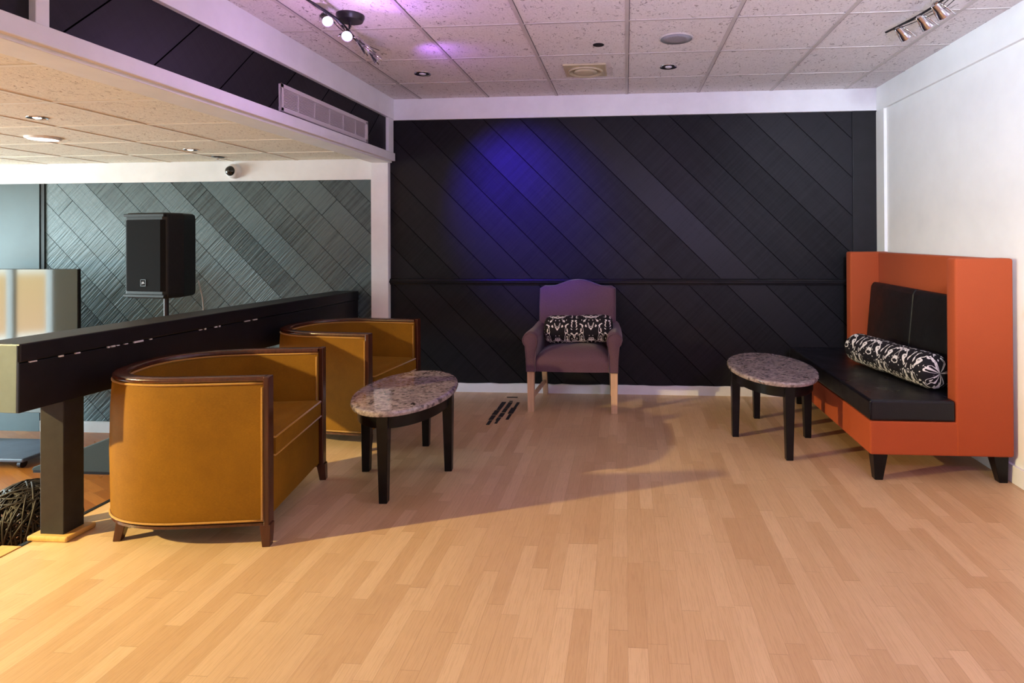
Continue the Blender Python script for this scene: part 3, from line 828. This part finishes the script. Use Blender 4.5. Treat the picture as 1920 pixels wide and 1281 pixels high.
# lamps of the lower room
light('SPOT','lower_room_spot', (-5.2,.95,2.0), (-2.6,1.65,.0), 1450, (1.0,.80,.36), spot_size=math.radians(80), spot_blend=.85, shadow_soft_size=.035)
light('POINT','lower_room_lamps', (-4.6,2.4,1.9), None, 25, (1.0,.86,.66), shadow_soft_size=.3)
# lounge: beams of the lit track light first, then added fills
light('SPOT','blue_spot', (-1.50,3.24,2.46), (-.86,D,1.60), 560, (.055,.015,1.0), spot_size=math.radians(46), spot_blend=1.0, shadow_soft_size=.03)
light('SPOT','violet_wash', (-1.50,3.05,2.44), (-.2,2.5,2.598), 14, (.45,.16,1.0), spot_size=math.radians(120), spot_blend=1.0, shadow_soft_size=.03)
light('SPOT','violet_ceiling', (-1.30,3.7,2.42), (-1.15,3.9,2.598), 3.0, (.45,.16,1.0), spot_size=math.radians(130), spot_blend=1.0, shadow_soft_size=.03)
light('POINT','violet_room_fill', (-1.45,3.0,2.22), None, 6, (.72,.42,1.0), shadow_soft_size=.05)  # added violet fill hung below the lit track light
light('SPOT','wall_wash_fill', (.9,.6,2.5), (2.15,3.5,1.95), 430, (.80,.95,1.05), spot_size=math.radians(58), spot_blend=.9, shadow_soft_size=.2)  # unseen spot added to brighten the right wall
light('SPOT','violet_floor_fill', (1.5,-.6,2.5), (1.7,1.8,0), 150, (.58,.28,1.0), spot_size=math.radians(100), spot_blend=1.0, shadow_soft_size=.06)  # unseen overhead spot, added to tint the right foreground floor
light('SPOT','ceiling_fill', (.6,-.5,1.3), (.6,1.3,2.598), 470, (.60,.55,1.0), spot_size=math.radians(100), spot_blend=1.0, shadow_soft_size=.1)  # unseen spot behind the camera, added to lift the ceiling
light('POINT','lounge_fill', (.4,-.9,2.3), None, 7, (.95,.72,1.0), shadow_soft_size=.15)  # faint room fill added behind the camera

W = bpy.data.worlds.new('outdoors'); S.world = W; W.use_nodes = True
nt = W.node_tree; bg = nt.nodes['Background']
tc = nt.nodes.new('ShaderNodeTexCoord'); sx = nt.nodes.new('ShaderNodeSeparateXYZ'); rp = nt.nodes.new('ShaderNodeValToRGB')
nt.links.new(tc.outputs['Generated'], sx.inputs[0]); mr = nt.nodes.new('ShaderNodeMapRange')
mr.inputs[1].default_value = -.5; mr.inputs[2].default_value = .5; nt.links.new(sx.outputs[2], mr.inputs[0]); nt.links.new(mr.outputs[0], rp.inputs[0])
cr = rp.color_ramp
cr.elements[0].position = 0; cr.elements[0].color = (.70,.84,.88,1)
for p, c in ((.37,(.72,.98,1.05)),(.39,(.46,.31,.17)),(.455,(.44,.32,.15)),(.48,(.66,.95,1.05))):
    e_ = cr.elements.new(p); e_.color = (*c,1)
cr.elements[-1].position = 1; cr.elements[-1].color = (.70,.95,1.04,1)
nt.links.new(rp.outputs[0], bg.inputs[0]); bg.inputs[1].default_value = 22

# ---------------------------------------------------------------- camera
cd = bpy.data.cameras.new('camera'); cam = bpy.data.objects.new('camera', cd); COL.objects.link(cam)
cam.matrix_world = Matrix.Translation((0,0,1.354)) @ Matrix.Rotation(.0772,4,'Z') @ Matrix.Rotation(PI/2+.0047,4,'X') @ Matrix.Rotation(-.0047,4,'Z')
cd.sensor_width = 36; cd.lens = 1107.99/1920*36
cd.shift_x = (960-1087.75)/1920; cd.shift_y = (440.95-640.5)/1920
cd.clip_start = .02; cd.clip_end = 100
S.camera = cam
S.view_settings.view_transform = 'Standard'; S.view_settings.look = 'None'
S.view_settings.exposure = 0; S.view_settings.gamma = 1; S.view_settings.use_curve_mapping = False
